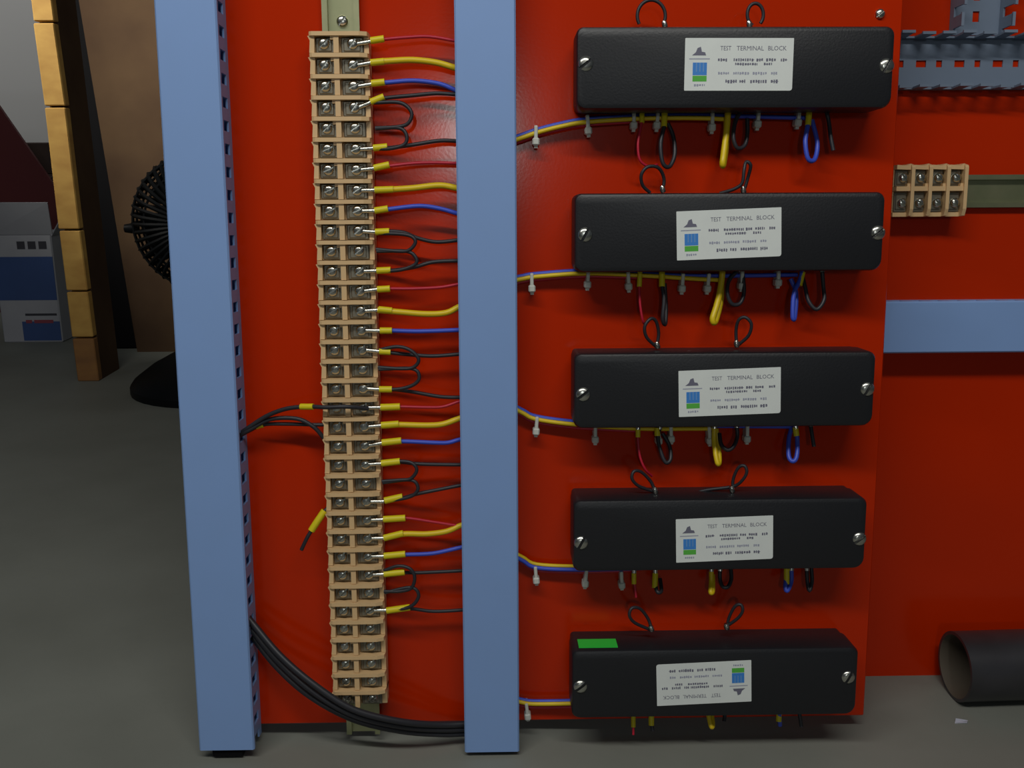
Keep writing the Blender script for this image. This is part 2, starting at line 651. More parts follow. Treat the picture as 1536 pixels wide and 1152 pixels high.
# ------------------------------------------------------------------ black test terminal blocks
BH = 0.0400
NAMES = ['topmost', 'second', 'middle', 'fourth', 'lowest']
BL = [(865, 1338, 39, 163), (862, 1329, 289, 403), (861, 1313, 529, 640), (860, 1298, 749, 858), (858, 1282, 974, 1065)]
STK = [((1028, 57), (1191, 57), (1188, 136), (1026, 136)), ((1016, 318), (1172, 310), (1172, 385), (1014, 390)),
       ((1018, 556), (1171, 551), (1171, 619), (1018, 626)), ((1014, 779), (1160, 773), (1159, 838), (1014, 844)),
       ((985, 997), (1128, 990), (1126, 1052), (985, 1059))]
SCR = [((879, 95), (1331, 98)), ((878, 352), (1318, 349)), ((875, 592), (1302, 584)), ((872, 815), (1290, 809)), ((871, 1031), (1273, 1017))]
BLK = []


def font_mesh(text, size):
    c = bpy.data.curves.new('lettering', 'FONT')
    c.body = text
    c.size = size
    c.align_x, c.align_y = 'LEFT', 'CENTER'
    c.resolution_u = 2
    o = bpy.data.objects.new('tmp_text', c)
    COL.objects.link(o)
    bpy.context.view_layer.update()
    me = bpy.data.meshes.new_from_object(o.evaluated_get(bpy.context.evaluated_depsgraph_get()))
    bpy.data.objects.remove(o)
    bpy.data.curves.remove(c)
    return me


WORDS = {}
for wtxt in ('TEST', 'TERMINAL', 'BLOCK'):
    me = font_mesh(wtxt, 1.0)
    xs = [v.co.x for v in me.vertices]
    ys = [v.co.y for v in me.vertices]
    me.materials.clear()
    WORDS[wtxt] = (me, min(xs), max(xs), min(ys), max(ys))


def rows_of_marks(bm, segs, yc, h, w, hgt):
    """unreadable small print: a row of tiny letter-sized strokes for each word"""
    for a, b in segs:
        x = a
        while x < b - 0.006:
            lw = random.uniform(0.010, 0.018)
            y0 = yc - h * random.uniform(0.35, 0.5)
            y1 = yc + h * random.uniform(0.25, 0.5)
            box(bm, x * w, min(x + lw, b) * w, -y1 * hgt, -y0 * hgt, 0.0002, 0.00032)
            if random.random() < 0.5:
                box(bm, x * w, min(x + lw + 0.009, b) * w, -(yc + h * 0.05) * hgt, -(yc - h * 0.1) * hgt, 0.0002, 0.00031)
            x += lw + 0.008


for i in range(5):
    x0, x1, y0, y1 = BL[i]
    ym = (y0 + y1) / 2
    pl, pr = P(x0, ym, BH), P(x1, ym, BH)
    vt, vb = P((x0 + x1) / 2, y0, BH).y, P((x0 + x1) / 2, y1, BH).y
    u0, u1 = pl.x, 0.2752 - 0.0006 * i
    v0 = vt - 0.0570 if i else vb
    uc, vc = (u0 + u1) / 2, (vt + v0) / 2
    hw, hh = (u1 - u0) / 2, (vt - v0) / 2
    BLK.append((u0, u1, v0, vt))
    t = thing_at('test_terminal_block', uc, vc)
    lab = ['topmost black test terminal block with a white label and slotted screws', 'second black test terminal block from the top, white label tilted slightly',
           'middle black test terminal block of the column of five', 'fourth black test terminal block from the top, above the one with green tape',
           'lowest black test terminal block with green tape and an upside-down label'][i]
    tag(t, lab, 'terminal block', 'black test terminal blocks')
    bm = bmesh.new()
    prism(bm, rrect(-hw + 0.0015, hw - 0.003, -hh + 0.001, hh - 0.001, 0.003), 0.0002, 0.0118)
    for k in range(3):      # ribs where the wires come in
        pass
    link('base', bm_mesh(bm), BLACK, t)
    bm = bmesh.new()
    lays = []
    for ins, z in ((0.0, 0.0115), (0.0, BH - 0.0030), (0.0009, BH - 0.0009), (0.0028, BH)):
        poly = rrect(-hw + ins, hw - ins, -hh + ins, hh - ins, (0.0062, 0.0080, 0.0062, 0.0048))
        lays.append([bm.verts.new((x, y, z)) for x, y in poly])
    for A, B in zip(lays, lays[1:]):
        n = len(A)
        for k in range(n):
            j = (k + 1) % n
            bm.faces.new((A[k], A[j], B[j], B[k]))
    bm.faces.new(lays[0][::-1])
    bm.faces.new(lays[-1])
    link('cover', bm_mesh(bm, smooth=35), BLACK, t)
    for s, (sx, sy) in enumerate(SCR[i]):
        q = P(sx, sy, BH + 0.001)
        loc = Matrix.Translation((q.x - uc, q.y - vc, 0))
        if s == 1:
            bm = bmesh.new()
            lathe(bm, [(0, 0.0118), (0.0052, 0.0118), (0.0052, BH - 0.002), (0, BH - 0.002)], 18)
            link('screw_lug', bm_mesh(bm, smooth=40), BLACK, t, loc)
        me = screw_mesh(0.0056, 0.0038, 0.0010, 38 if (i + s) % 2 == 0 else 62, BH - 0.0022)
        link('cover_screw', me, STEEL, t, loc)
    # sticker: local frame with x along the label, y up
    cs = [P(x, y, BH + 0.0001) for x, y in STK[i]]
    tl = cs[3] if i == 99 else cs[0]
    wv = ((cs[1] - cs[0]) + (cs[2] - cs[3])) * 0.5
    hv = ((cs[3] - cs[0]) + (cs[2] - cs[1])) * 0.5
    lw, lh = wv.length, hv.length
    ang = math.atan2(wv.y, wv.x)
    cen = (cs[0] + cs[1] + cs[2] + cs[3]) / 4
    flip = math.pi if i == 4 else 0.0
    base = Matrix.Translation((cen.x - uc, cen.y - vc, BH)) @ Matrix.Rotation(ang + flip, 4, 'Z') @ Matrix.Translation((-lw / 2, lh / 2, 0))
    bm = bmesh.new()
    prism(bm, rrect(0, lw, -lh, 0, (0.0005, 0.0018, 0.0004, 0.0005), 3), 0.00005, 0.00022)
    st = link('sticker', bm_mesh(bm), STICK, t, base)
    st['label'] = 'white printed label' + (' stuck on upside down' if i == 4 else '')
    # readable first line
    for wtxt, a, b in (('TEST', 0.325, 0.425), ('TERMINAL', 0.475, 0.725), ('BLOCK', 0.765, 0.935)):
        me, mx0, mx1, my0, my1 = WORDS[wtxt]
        me = me.copy()
        hgt = 0.085 * lh
        sx, sy = (b - a) * lw / (mx1 - mx0), hgt / (my1 - my0)
        for vtx in me.vertices:
            vtx.co = ((vtx.co.x - mx0) * sx + a * lw, (vtx.co.y - my0) * sy - 0.235 * lh, 0.0003)
        link('lettering', me, INK, st)
    bm = bmesh.new()
    rows_of_marks(bm, ((0.305, 0.40), (0.45, 0.64), (0.66, 0.72), (0.75, 0.84), (0.885, 0.945)), 0.415, 0.065, lw, lh)
    rows_of_marks(bm, ((0.465, 0.67), (0.73, 0.805)), 0.495, 0.055, lw, lh)
    rows_of_marks(bm, ((0.38, 0.485), (0.51, 0.57), (0.61, 0.77), (0.80, 0.87)), 0.825, 0.075, lw, lh)
    link('small_print', bm_mesh(bm), INK, st)
    bm = bmesh.new()
    rows_of_marks(bm, ((0.31, 0.41), (0.45, 0.60), (0.63, 0.76), (0.80, 0.86)), 0.67, 0.06, lw, lh)
    link('faint_print', bm_mesh(bm), INKL, st)
    # emblem: dark peaked mark, grey band, blue striped square, green bar, faint line
    bm = bmesh.new()
    prism(bm, [(0.065 * lw, -0.33 * lh), (0.195 * lw, -0.33 * lh), (0.185 * lw, -0.27 * lh), (0.155 * lw, -0.26 * lh), (0.145 * lw, -0.165 * lh), (0.115 * lw, -0.19 * lh), (0.10 * lw, -0.27 * lh)], 0.0002, 0.0003)
    link('emblem_peak', bm_mesh(bm), INK, st)
    bm = bmesh.new()
    box(bm, 0.04 * lw, 0.23 * lw, -0.405 * lh, -0.385 * lh, 0.0002, 0.0003)
    rows_of_marks(bm, ((0.09, 0.19),), 0.895, 0.05, lw, lh)
    link('emblem_line', bm_mesh(bm), INKL, st)
    bm = bmesh.new()
    box(bm, 0.075 * lw, 0.205 * lw, -0.705 * lh, -0.465 * lh, 0.0002, 0.0003)
    em = link('emblem_square', bm_mesh(bm), LBLUE, st)
    bm = bmesh.new()
    for xa in (0.104, 0.136, 0.168):
        box(bm, xa * lw, (xa + 0.010) * lw, -0.64 * lh, -0.465 * lh, 0.0003, 0.00036)
    link('emblem_stripe', bm_mesh(bm), LBLUE2, st)
    bm = bmesh.new()
    box(bm, 0.075 * lw, 0.205 * lw, -0.825 * lh, -0.715 * lh, 0.0002, 0.0003)
    link('emblem_bar', bm_mesh(bm), LGREEN, st)
    if i == 4:
        # green tape on the sloping top face: from u(867) to u(925)
        ta, tb = P(867, 964, 0.026), P(925, 964, 0.026)
        bm = bmesh.new()
        box(bm, ta.x - uc, tb.x - uc, hh - 0.0001, hh + 0.0004, 0.0185, 0.0345)
        o = link('tape', bm_mesh(bm), GTAPE, t)
        o['label'] = 'bright green tape on the top edge'


# ------------------------------------------------------------------ wires
def wire(name, pts, r, m, label, group, sleeve=None, sr=None, ext_end=None, step=5, cat='wire'):
    """pts: (px, py, w); the wire is a mesh thing in panel space, an optional marker sleeve its part"""
    pp = [P(x, y, w) for x, y, w in pts]
    org = pp[0].copy()
    if ext_end:
        pp.append(pp[-1] + Vector(ext_end))
    path = [p - org for p in spline(pp, step)]
    o = link(name, tube(path, r), m, mw=PW @ Matrix.Translation(org))
    tag(o, label, cat, group)
    if sleeve:
        for sl in (sleeve if isinstance(sleeve[0][0], (tuple, list)) else [sleeve]):
            sp = [P(x, y, w) - org for x, y, w in sl]
            link('marker_sleeve', tube(spline(sp, 3), sr or 0.0024, 10), SLEEVE, o)
    return o


WT, WD = 0.0225, 0.0150           # height of the wires at the terminal and at the duct
G1 = 'wires from the long strip into the duct'
COLS = {'red': (WRED, 0.0012), 'yellow': (WYEL, 0.0023), 'blue': (WBLU, 0.0017), 'black': (WBLK, 0.0015)}
RUNS = [
    (1, 'red', [(560, 61), (576, 59), (610, 56), (645, 55), (688, 62)], (556, 61, 576, 58)),
    (2, 'yellow', [(560, 93), (590, 91), (620, 90), (655, 94), (688, 103)], (556, 94, 576, 92)),
    (3, 'blue', [(560, 125), (578, 124), (620, 121), (660, 126), (690, 138)], (557, 125, 577, 123)),
    (4, 'black', [(560, 151), (578, 147), (620, 143), (655, 140), (689, 142)], (556, 153, 576, 145)),
    (6, 'black', [(562, 222), (582, 222), (620, 217), (660, 211), (690, 212)], (560, 222, 581, 220)),
    (7, 'red', [(563, 252), (584, 249), (620, 245), (650, 244), (690, 245)], (561, 252, 584, 247)),
    (8, 'yellow', [(563, 285), (590, 284), (620, 282), (660, 278), (690, 283)], (562, 285, 590, 284)),
    (9, 'blue', [(563, 316), (582, 314), (628, 309), (660, 313), (690, 321)], (562, 316, 582, 313)),
    (10, 'black', [(563, 348), (584, 347), (606, 349), (626, 357), (655, 363), (690, 360)], (563, 348, 584, 347)),
    (12, 'black', [(564, 406), (586, 406), (620, 401), (650, 393), (690, 391)], (565, 406, 586, 405)),
    (13, 'red', [(564, 434), (584, 433), (620, 433), (660, 431), (690, 426)], (566, 434, 585, 433)),
    (14, 'yellow', [(566, 465), (600, 468), (640, 471), (670, 469), (692, 459)], (568, 464, 588, 466)),
    (15, 'blue', [(568, 496), (588, 496), (630, 497), (690, 495)], (570, 496, 588, 496)),
    (16, 'black', [(568, 527), (586, 529), (615, 532), (650, 534), (691, 531)], (569, 527, 586, 528)),
    (18, 'black', [(569, 584), (588, 584), (620, 588), (660, 595), (691, 596)], (569, 584, 588, 584)),
    (19, 'red', [(570, 611), (600, 610), (640, 611), (665, 610), (690, 602)], (571, 611, 600, 610)),
    (20, 'yellow', [(572, 638), (598, 637), (640, 638), (665, 636), (692, 627)], (572, 638, 598, 636)),
    (21, 'blue', [(573, 664), (602, 662), (650, 664), (672, 664), (691, 659)], (573, 664, 602, 661)),
    (22, 'black', [(573, 695), (600, 693), (630, 696), (691, 697)], (572, 695, 600, 692)),
    (24, 'black', [(574, 752), (604, 747), (625, 741), (660, 734), (691, 728)], (577, 751, 604, 745)),
    (25, 'red', [(576, 779), (608, 777), (650, 783), (691, 789)], (575, 779, 608, 777)),
    (26, 'yellow', [(576, 807), (605, 801), (640, 801), (670, 797), (692, 788)], (576, 807, 605, 800)),
    (27, 'blue', [(577, 834), (608, 832), (650, 830), (692, 821)], (576, 834, 608, 831)),
    (28, 'black', [(577, 861), (607, 859), (630, 859), (692, 856)], (576, 861, 607, 858)),
    (30, 'black', [(579, 915), (615, 913), (650, 917), (692, 915)], (580, 916, 615, 911)),
]
for n, c, pts, sl in RUNS:
    m, r = COLS[c]
    k = len(pts)
    pp = [(x, y, WT + (WD - WT) * j / (k - 1)) for j, (x, y) in enumerate(pts)]
    # bare end reaches back into the terminal's clamp
    q = P(pp[0][0], pp[0][1], WT)
    cap = Vector((UT + 0.0130, tv(n) - 0.0008, 0.0228))
    lab = '%s wire leaving the %s terminal from the top' % (c, nth(n)) + ('' if c == 'yellow' else ', yellow sleeve')
    if n == 1:
        lab = 'thin red wire leaving the topmost terminal of the strip'
    o = wire('wire', pp, r, m, lab, G1, sleeve=[(sl[0], sl[1], WT), ((sl[0] + sl[2]) / 2, (sl[1] + sl[3]) / 2, WT), (sl[2], sl[3], WT)],
             sr=0.0025 if n < 19 else 0.0027, ext_end=(0.010, 0.0, -0.003))
    link('pin', tube([cap - q, (Vector((q.x, q.y, WT)) - q) + Vector((0.001, 0, 0))], 0.0017), STEEL, o)

G2 = 'black jumper loops on the long strip'
JUMP = [
    (4, 5, [(561, 154), (600, 154), (617, 168), (613, 184), (598, 190), (563, 192)]),
    (5, 6, [(563, 193), (599, 192), (610, 204), (606, 217), (584, 223), (564, 223)]),
    (10, 11, [(565, 350), (600, 351), (618, 355), (623, 364), (614, 375), (600, 377), (564, 374)]),
    (11, 12, [(565, 377), (610, 377), (624, 387), (622, 397), (600, 405), (568, 407)]),
    (16, 17, [(569, 525), (595, 520), (615, 525), (628, 539), (620, 551), (600, 553), (567, 551)]),
    (17, 18, [(568, 554), (618, 553), (629, 565), (622, 576), (602, 583), (570, 585)]),
    (22, 23, [(574, 693), (606, 692), (620, 696), (625, 706), (616, 718), (600, 720), (573, 722)]),
    (23, 24, [(574, 724), (616, 720), (627, 731), (621, 742), (604, 748), (576, 752)]),
    (28, 29, [(576, 856), (597, 849), (615, 853), (622, 866), (617, 882), (600, 887), (576, 887)]),
    (29, 30, [(577, 889), (616, 881), (628, 892), (621, 906), (606, 913), (580, 915)]),
]
for a, b, pts in JUMP:
    k = len(pts)
    pp = [(x, y, WT + 0.003 * math.sin(math.pi * j / (k - 1))) for j, (x, y) in enumerate(pts)]
    wire('jumper_wire', pp, 0.0014, WBLK, 'black jumper loop linking the %s and %s terminals from the top' % (nth(a), nth(b)), G2)

G3 = 'black wires left of the long strip'
wire('wire', [(552, 613, 0.026), (520, 610, 0.033), (490, 611, 0.032), (462, 610, 0.027), (430, 613, 0.023), (400, 624, 0.020), (372, 642, 0.018), (352, 655, 0.015)],
     0.0017, WBLK, 'black wire crossing the nineteenth terminal, yellow sleeve left of the strip', G3, sleeve=[(451, 610, 0.0255), (460, 610, 0.027), (470, 610, 0.0285)], ext_end=(-0.01, -0.004, -0.002))
wire('wire', [(490, 637, 0.018), (468, 637, 0.018), (430, 636, 0.016), (395, 637, 0.015), (372, 647, 0.015), (352, 658, 0.014)],
     0.0015, WBLK, 'straight black wire into the twentieth terminal, small yellow sleeve near the duct', G3, sleeve=[(384, 640, 0.015), (389, 638, 0.015), (395, 637, 0.015)], ext_end=(-0.01, -0.004, -0.002))
wire('wire', [(492, 664, 0.018), (484, 655, 0.019), (470, 640, 0.020), (445, 628, 0.020), (405, 629, 0.018), (374, 645, 0.018), (352, 657, 0.016)],
     0.0017, WBLK, 'black wire arching down into the left of the twenty-first terminal', G3, ext_end=(-0.01, -0.004, -0.002))
wire('wire', [(494, 760, 0.018), (483, 771, 0.021), (467, 796, 0.023), (460, 808, 0.024), (452, 825, 0.024)],
     0.0015, WBLK, 'short loose black wire end hanging left of the strip, yellow sleeve', G3,
     sleeve=[(487, 766, 0.020), (476, 782, 0.022), (467, 796, 0.023)], sr=0.0028)

# thick cable bundle crossing the foot of the panel
G4 = 'thick black cables at the foot of the panel'
CB = [
    ('upper', [(362, 915, 0.016), (380, 936, 0.020), (420, 983, 0.030), (470, 1026, 0.038), (530, 1064, 0.040), (600, 1082, 0.034), (660, 1087, 0.022), (697, 1086, 0.016)], 0.0027),
    ('middle', [(362, 920, 0.012), (378, 944, 0.016), (418, 992, 0.024), (468, 1036, 0.034), (530, 1072, 0.036), (600, 1089, 0.030), (660, 1094, 0.020), (697, 1093, 0.014)], 0.0027),
    ('lower', [(362, 924, 0.008), (376, 950, 0.010), (415, 1000, 0.018), (465, 1044, 0.028), (530, 1079, 0.030), (600, 1096, 0.026), (660, 1101, 0.018), (697, 1100, 0.012)], 0.0027),
]
for nm, pts, r in CB:
    wire('cable', pts, r, WBLK, '%s of three thick black cables sweeping across the foot of the panel' % nm, G4, ext_end=(0.014, 0, -0.002), cat='cable', step=8)

# ---- harness and drops below each block
BN = ['topmost', 'second', 'middle', 'fourth', 'lowest']
HW = 0.0060                       # harness lies close to the panel
HAR = [
    dict(path=[(770, 211), (785, 206), (805, 199), (840, 190), (880, 183), (960, 178), (1040, 177)], yel=1092, blu=1214, red=964, yend=(1090, 179), bend=(1214, 177)),
    dict(path=[(770, 421), (785, 418), (805, 415), (880, 410), (960, 413), (1040, 418)], yel=1084, blu=1196, red=962, yend=(1080, 420), bend=(1196, 412)),
    dict(path=[(770, 612), (785, 620), (805, 629), (865, 637), (960, 643), (1040, 643)], yel=1072, blu=1190, red=958, yend=(1072, 643), bend=(1190, 640)),
    dict(path=[(770, 833), (785, 841), (805, 851), (865, 854), (960, 852), (1040, 850)], yel=1067, blu=1186, red=951, yend=(1067, 850), bend=(1186, 848)),
    dict(path=[(770, 1050), (785, 1054), (805, 1056), (865, 1055), (960, 1052), (1040, 1050)], yel=1063, blu=1169, red=950, yend=(1063, 1048), bend=(1169, 1046)),
]
for i, h in enumerate(HAR):
    G5 = 'three-colour wire runs under the blocks'
    off = {'blue': (-4.2, 0.0075), 'yellow': (0.0, 0.0095), 'red': (4.6, 0.0060)}
    if i in (3,):
        off = {'yellow': (-4.5, 0.0065), 'blue': (0.5, 0.0095), 'red': (4.6, 0.0065)}
    for c in ('blue', 'yellow', 'red'):
        dy, w = off[c]
        ex = h[{'blue': 'blu', 'yellow': 'yel', 'red': 'red'}[c]]
        pts = [(x, y + dy, w) for x, y in h['path'] if x < ex - 12]
        if c == 'yellow':
            pts.append((*h['yend'], w))
        elif c == 'blue':
            pts.append((*h['bend'], w))
        else:
            pts.append((ex, h['path'][-2][1] + 4, w))
        m, r = COLS[c]
        wire('harness_wire', pts, 0.0017 if c != 'red' else 0.0013, m,
             '%s wire of the tied run under the %s black block' % (c, BN[i]), G5)

TIES = [
    [(803, 204), (880, 188), (948, 180), (983, 180), (1064, 183), (1132, 178), (1192, 176)],
    [(797, 422), (880, 416), (940, 419), (1020, 422), (1058, 422), (1108, 418), (1162, 413)],
    [(804, 634), (891, 646), (985, 648), (1003, 645), (1060, 648), (1116, 645)],
    [(803, 855), (877, 860), (930, 862)],
    [(790, 1057)],
]
for i, L in enumerate(TIES):
    for k, (x, y) in enumerate(L):
        q = P(x, y, 0.0)
        t = link('cable_tie', boxmesh(-0.0014, 0.0014, -0.0052, 0.0068, 0.0008, 0.0120, bev=0.0009, seg=2), TIE, mw=PW @ Matrix.Translation(q) @ Matrix.Rotation(random.uniform(-0.1, 0.1), 4, 'Z'))
        hd = link('tie_head', boxmesh(-0.0026, 0.0026, -0.0078, -0.0022, 0.0040, 0.0128, bev=0.0010), TIE, t)
        tail = link('tie_tail', boxmesh(-0.0012, 0.0014, -0.0096, -0.0070, 0.0060, 0.0100), TIE, t)
        if len(L) == 1:
            lab = 'white cable tie on the wires beside the lowest black block'
        elif k == 0:
            lab = 'white cable tie beside the duct on the run of the %s black block' % BN[i]
        elif k == len(L) - 1:
            lab = 'white cable tie farthest right under the %s black block' % BN[i]
        else:
            lab = '%s white cable tie from the duct under the %s black block' % (nth(k + 1), BN[i])
        tag(t, lab, 'cable tie', 'white cable ties')


def ell(cx, cy, a, b, tilt, w, a0, a1, n=14):
    out = []
    ct, stt = math.cos(math.radians(tilt)), math.sin(math.radians(tilt))
    for k in range(n + 1):
        t = math.radians(a0 + (a1 - a0) * k / n)
        x, y = a * math.cos(t), b * math.sin(t)
        out.append((cx + x * ct - y * stt, cy + x * stt + y * ct, w))
    return out


# each drop: colour, label, px path (x,y,w), optional yellow sleeve px path
WB = 0.0100
DROPS = [
    [('red', 'thin red loop', [(963, 160, .012), (962, 185, .014), (957, 215, .017), (960, 240, .018), (974, 250, .016), (986, 247, .012)], [(963, 166, .012), (963, 184, .014)]),
     ('black', 'left black loop', [(997, 160, .012), (997, 185, .014), (991, 215, .018), (994, 244, .020), (1004, 250, .018), (1012, 232, .014), (1010, 205, .010), (1002, 185, .008)], [(997, 166, .012), (996, 190, .0145)]),
     ('yellow', 'long yellow loop', [(1092, 160, .012), (1091, 185, .014), (1087, 220, .018), (1084, 244, .022), (1085, 246, .018), (1089, 215, .011), (1090, 182, .008)], None),
     ('black', 'small black loop', [(1116, 160, .012), (1104, 180, .014), (1100, 205, .018), (1106, 222, .018), (1117, 218, .015), (1121, 200, .012), (1121, 178, .010)], None),
     ('blue', 'blue loop', [(1214, 160, .012), (1212, 185, .014), (1208, 212, .018), (1212, 238, .020), (1222, 239, .017), (1226, 215, .012), (1218, 180, .008)], [(1214, 165, .012), (1212, 188, .0145)]),
     ('black', 'right black tail', [(1238, 160, .012), (1243, 182, .013), (1246, 205, .016), (1250, 226, .018)], None)],
    [('red', 'thin red loop', [(960, 402, .012), (959, 430, .014), (960, 455, .017), (964, 480, .018), (968, 487, .014)], [(960, 408, .012), (959, 430, .014)]),
     ('black', 'left black loop', [(993, 402, .012), (993, 425, .014), (996, 450, .018), (994, 478, .020), (998, 486, .016), (999, 460, .010), (997, 425, .008)], [(993, 408, .012), (993, 430, .0145)]),
     ('yellow', 'long yellow loop', [(1084, 402, .012), (1082, 425, .014), (1076, 455, .018), (1069, 478, .022), (1073, 482, .020), (1081, 450, .011), (1082, 420, .008)], None),
     ('black', 'small black loop', [(1110, 402, .012), (1094, 420, .014), (1091, 440, .018), (1098, 456, .018), (1110, 455, .016), (1116, 438, .013), (1114, 412, .010)], None),
     ('blue', 'blue loop', [(1204, 402, .012), (1200, 420, .014), (1191, 440, .018), (1189, 474, .022), (1192, 476, .020), (1194, 440, .010), (1186, 418, .008)], [(1204, 408, .012), (1199, 428, .0145)]),
     ('black', 'right black loop', [(1233, 402, .012), (1235, 430, .014), (1236, 450, .018), (1225, 464, .020), (1213, 452, .018), (1208, 432, .014), (1204, 415, .010)], None)],
    [('red', 'thin red loop', [(957, 640, .012), (957, 660, .014), (960, 685, .017), (968, 704, .018), (978, 714, .014)], [(957, 642, .012), (957, 656, .0135)]),
     ('black', 'left black loop', [(990, 640, .012), (987, 658, .014), (992, 680, .018), (999, 694, .020), (1006, 688, .018), (1004, 668, .013), (994, 650, .010)], [(986, 642, .012), (986, 654, .0135)]),
     ('yellow', 'long yellow loop', [(1072, 638, .012), (1071, 660, .014), (1074, 685, .020), (1077, 696, .022), (1079, 690, .018), (1077, 665, .010), (1074, 643, .008)], None),
     ('black', 'small black loop', [(1105, 638, .012), (1106, 655, .014), (1100, 670, .018), (1091, 675, .018), (1082, 667, .015), (1079, 650, .010)], None),
     ('blue', 'blue loop', [(1193, 638, .012), (1196, 660, .014), (1195, 685, .020), (1189, 692, .021), (1183, 684, .018), (1183, 660, .012), (1187, 642, .008)], [(1193, 641, .012), (1195, 654, .0135)]),
     ('black', 'right black tail', [(1216, 637, .012), (1218, 652, .015), (1221, 670, .018)], None)],
    [('red', 'thin red tail', [(951, 855, .012), (952, 875, .014), (954, 896, .016)], [(951, 860, .012), (951, 876, .014)]),
     ('black', 'left black loop', [(983, 855, .012), (983, 875, .014), (986, 888, .020), (992, 886, .018), (990, 868, .010)], [(983, 860, .012), (982, 882, .016)]),
     ('yellow', 'yellow loop', [(1067, 853, .012), (1067, 872, .014), (1066, 888, .020), (1069, 886, .018), (1069, 862, .010)], None),
     ('black', 'small black loop', [(1080, 853, .012), (1080, 868, .014), (1084, 880, .018), (1092, 880, .018), (1097, 868, .014), (1096, 852, .010)], None),
     ('blue', 'blue loop', [(1187, 851, .012), (1187, 872, .014), (1181, 886, .019), (1178, 880, .017), (1181, 855, .010)], [(1180, 853, .012), (1180, 876, .015)]),
     ('black', 'right black loop', [(1210, 851, .012), (1211, 872, .014), (1214, 886, .018), (1218, 872, .014), (1217, 852, .010)], None)],
    [('red', 'thin red tail', [(950, 1066, .020), (950, 1085, .024), (950, 1102, .026)], [(950, 1068, .020), (950, 1091, .025)]),
     ('black', 'left black tail', [(977, 1065, .020), (977, 1080, .022), (979, 1096, .024)], [(977, 1068, .020), (977, 1088, .023)]),
     ('yellow', 'yellow loop', [(1061, 1062, .020), (1064, 1078, .024), (1067, 1090, .027), (1069, 1086, .024), (1066, 1064, .016)], None),
     ('black', 'small black tail', [(1087, 1062, .020), (1087, 1074, .022), (1086, 1082, .024)], None),
     ('blue', 'blue tail', [(1169, 1060, .020), (1169, 1072, .022), (1170, 1088, .020)], [(1169, 1062, .020), (1168, 1082, .0225)]),
     ('black', 'right black tail', [(1196, 1059, .020), (1200, 1075, .022), (1202, 1090, .024)], None)],
]
for i, L in enumerate(DROPS):
    for c, what, pts, sl in L:
        m, r = COLS[c]
        rad = {'red': 0.0010, 'yellow': 0.0020, 'blue': 0.0018, 'black': 0.0016}[c]
        if c == 'yellow' and i < 2:
            rad = 0.0024
        lab = what + (' with yellow sleeve' if sl else '') + ' hanging under the %s black block' % BN[i]
        o = wire('drop_wire', pts, rad, m, lab, 'wire ends hanging under the blocks',
                 sleeve=sl, sr=0.0023 if c != 'red' else 0.0019)
        # pale ferrule where the wire leaves the block
        q0 = P(*pts[0])
        d = (P(*pts[1]) - q0)
        link('ferrule', tube([d * -0.1, d * 0.22], 0.0022), STEEL, o)

# ---- sealing wire loops on top of each block
SW = 0.0200
LOOPS = [
    [('left', ell(977, 24, 21, 24, 0, SW, 150, 385), (997, 37)), ('right', ell(1133, 22, 12, 17, 0, SW, 110, 410), (1124, 37))],
    [('left', [(994, 286, SW), (996, 268, SW), (988, 252, SW + .004), (972, 250, SW + .006), (962, 262, SW + .006), (964, 278, SW + .003), (975, 289, SW)], (994, 284)),
     ('right', [(1116, 286, SW), (1122, 266, SW), (1126, 248, SW + .004), (1119, 243, SW + .004), (1116, 256, SW + .006), (1113, 275, SW + .006), (1100, 284, SW + .004), (1080, 290, SW)], (1115, 285))],
    [('left', [(985, 520, SW), (988, 500, SW), (984, 482, SW + .003), (976, 478, SW + .005), (967, 490, SW + .006), (970, 506, SW + .004), (984, 520, SW)], (986, 518)),
     ('right', [(1105, 518, SW), (1104, 496, SW), (1108, 480, SW + .003), (1118, 476, SW + .005), (1127, 486, SW + .006), (1123, 503, SW + .004), (1108, 517, SW)], (1105, 516))],
    [('left', [(983, 738, SW), (976, 722, SW), (962, 708, SW + .003), (951, 707, SW + .005), (948, 718, SW + .006), (958, 729, SW + .004), (980, 737, SW)], (983, 736)),
     ('right', [(1099, 736, SW), (1100, 718, SW), (1108, 701, SW + .003), (1117, 699, SW + .005), (1120, 709, SW + .006), (1112, 722, SW + .004), (1098, 730, SW), (1060, 735, SW - .004), (1030, 743, SW - .008)], (1098, 734))],
    [('left', [(978, 945, SW), (972, 928, SW), (960, 913, SW + .003), (948, 912, SW + .005), (944, 923, SW + .006), (952, 934, SW + .004), (974, 944, SW)], (977, 943)),
     ('right', [(1091, 943, SW), (1093, 928, SW), (1102, 910, SW + .003), (1111, 907, SW + .005), (1114, 916, SW + .006), (1107, 927, SW + .004), (1092, 938, SW)], (1090, 940))],
]
for i, L in enumerate(LOOPS):
    for side, pts, (sx, sy) in L:
        o = wire('sealing_wire', pts, 0.0013, WBLK, '%s black sealing loop with metal seal on top of the %s black block' % (side, BN[i]), 'sealing loops on the blocks', cat='wire loop', step=4)
        org = P(*pts[0])
        q = P(sx, sy, SW + 0.002)
        bm = bmesh.new()
        lathe(bm, [(0, -0.0028), (0.0016, -0.0028), (0.0022, -0.0015), (0.0022, 0.0016), (0.0014, 0.0026), (0, 0.0026)], 10)
        link('seal', bm_mesh(bm, smooth=40), STEEL, o, Matrix.Translation(q - org) @ Matrix.Rotation(math.pi / 2, 4, 'X') @ Matrix.Rotation(0.3, 4, 'Y'))

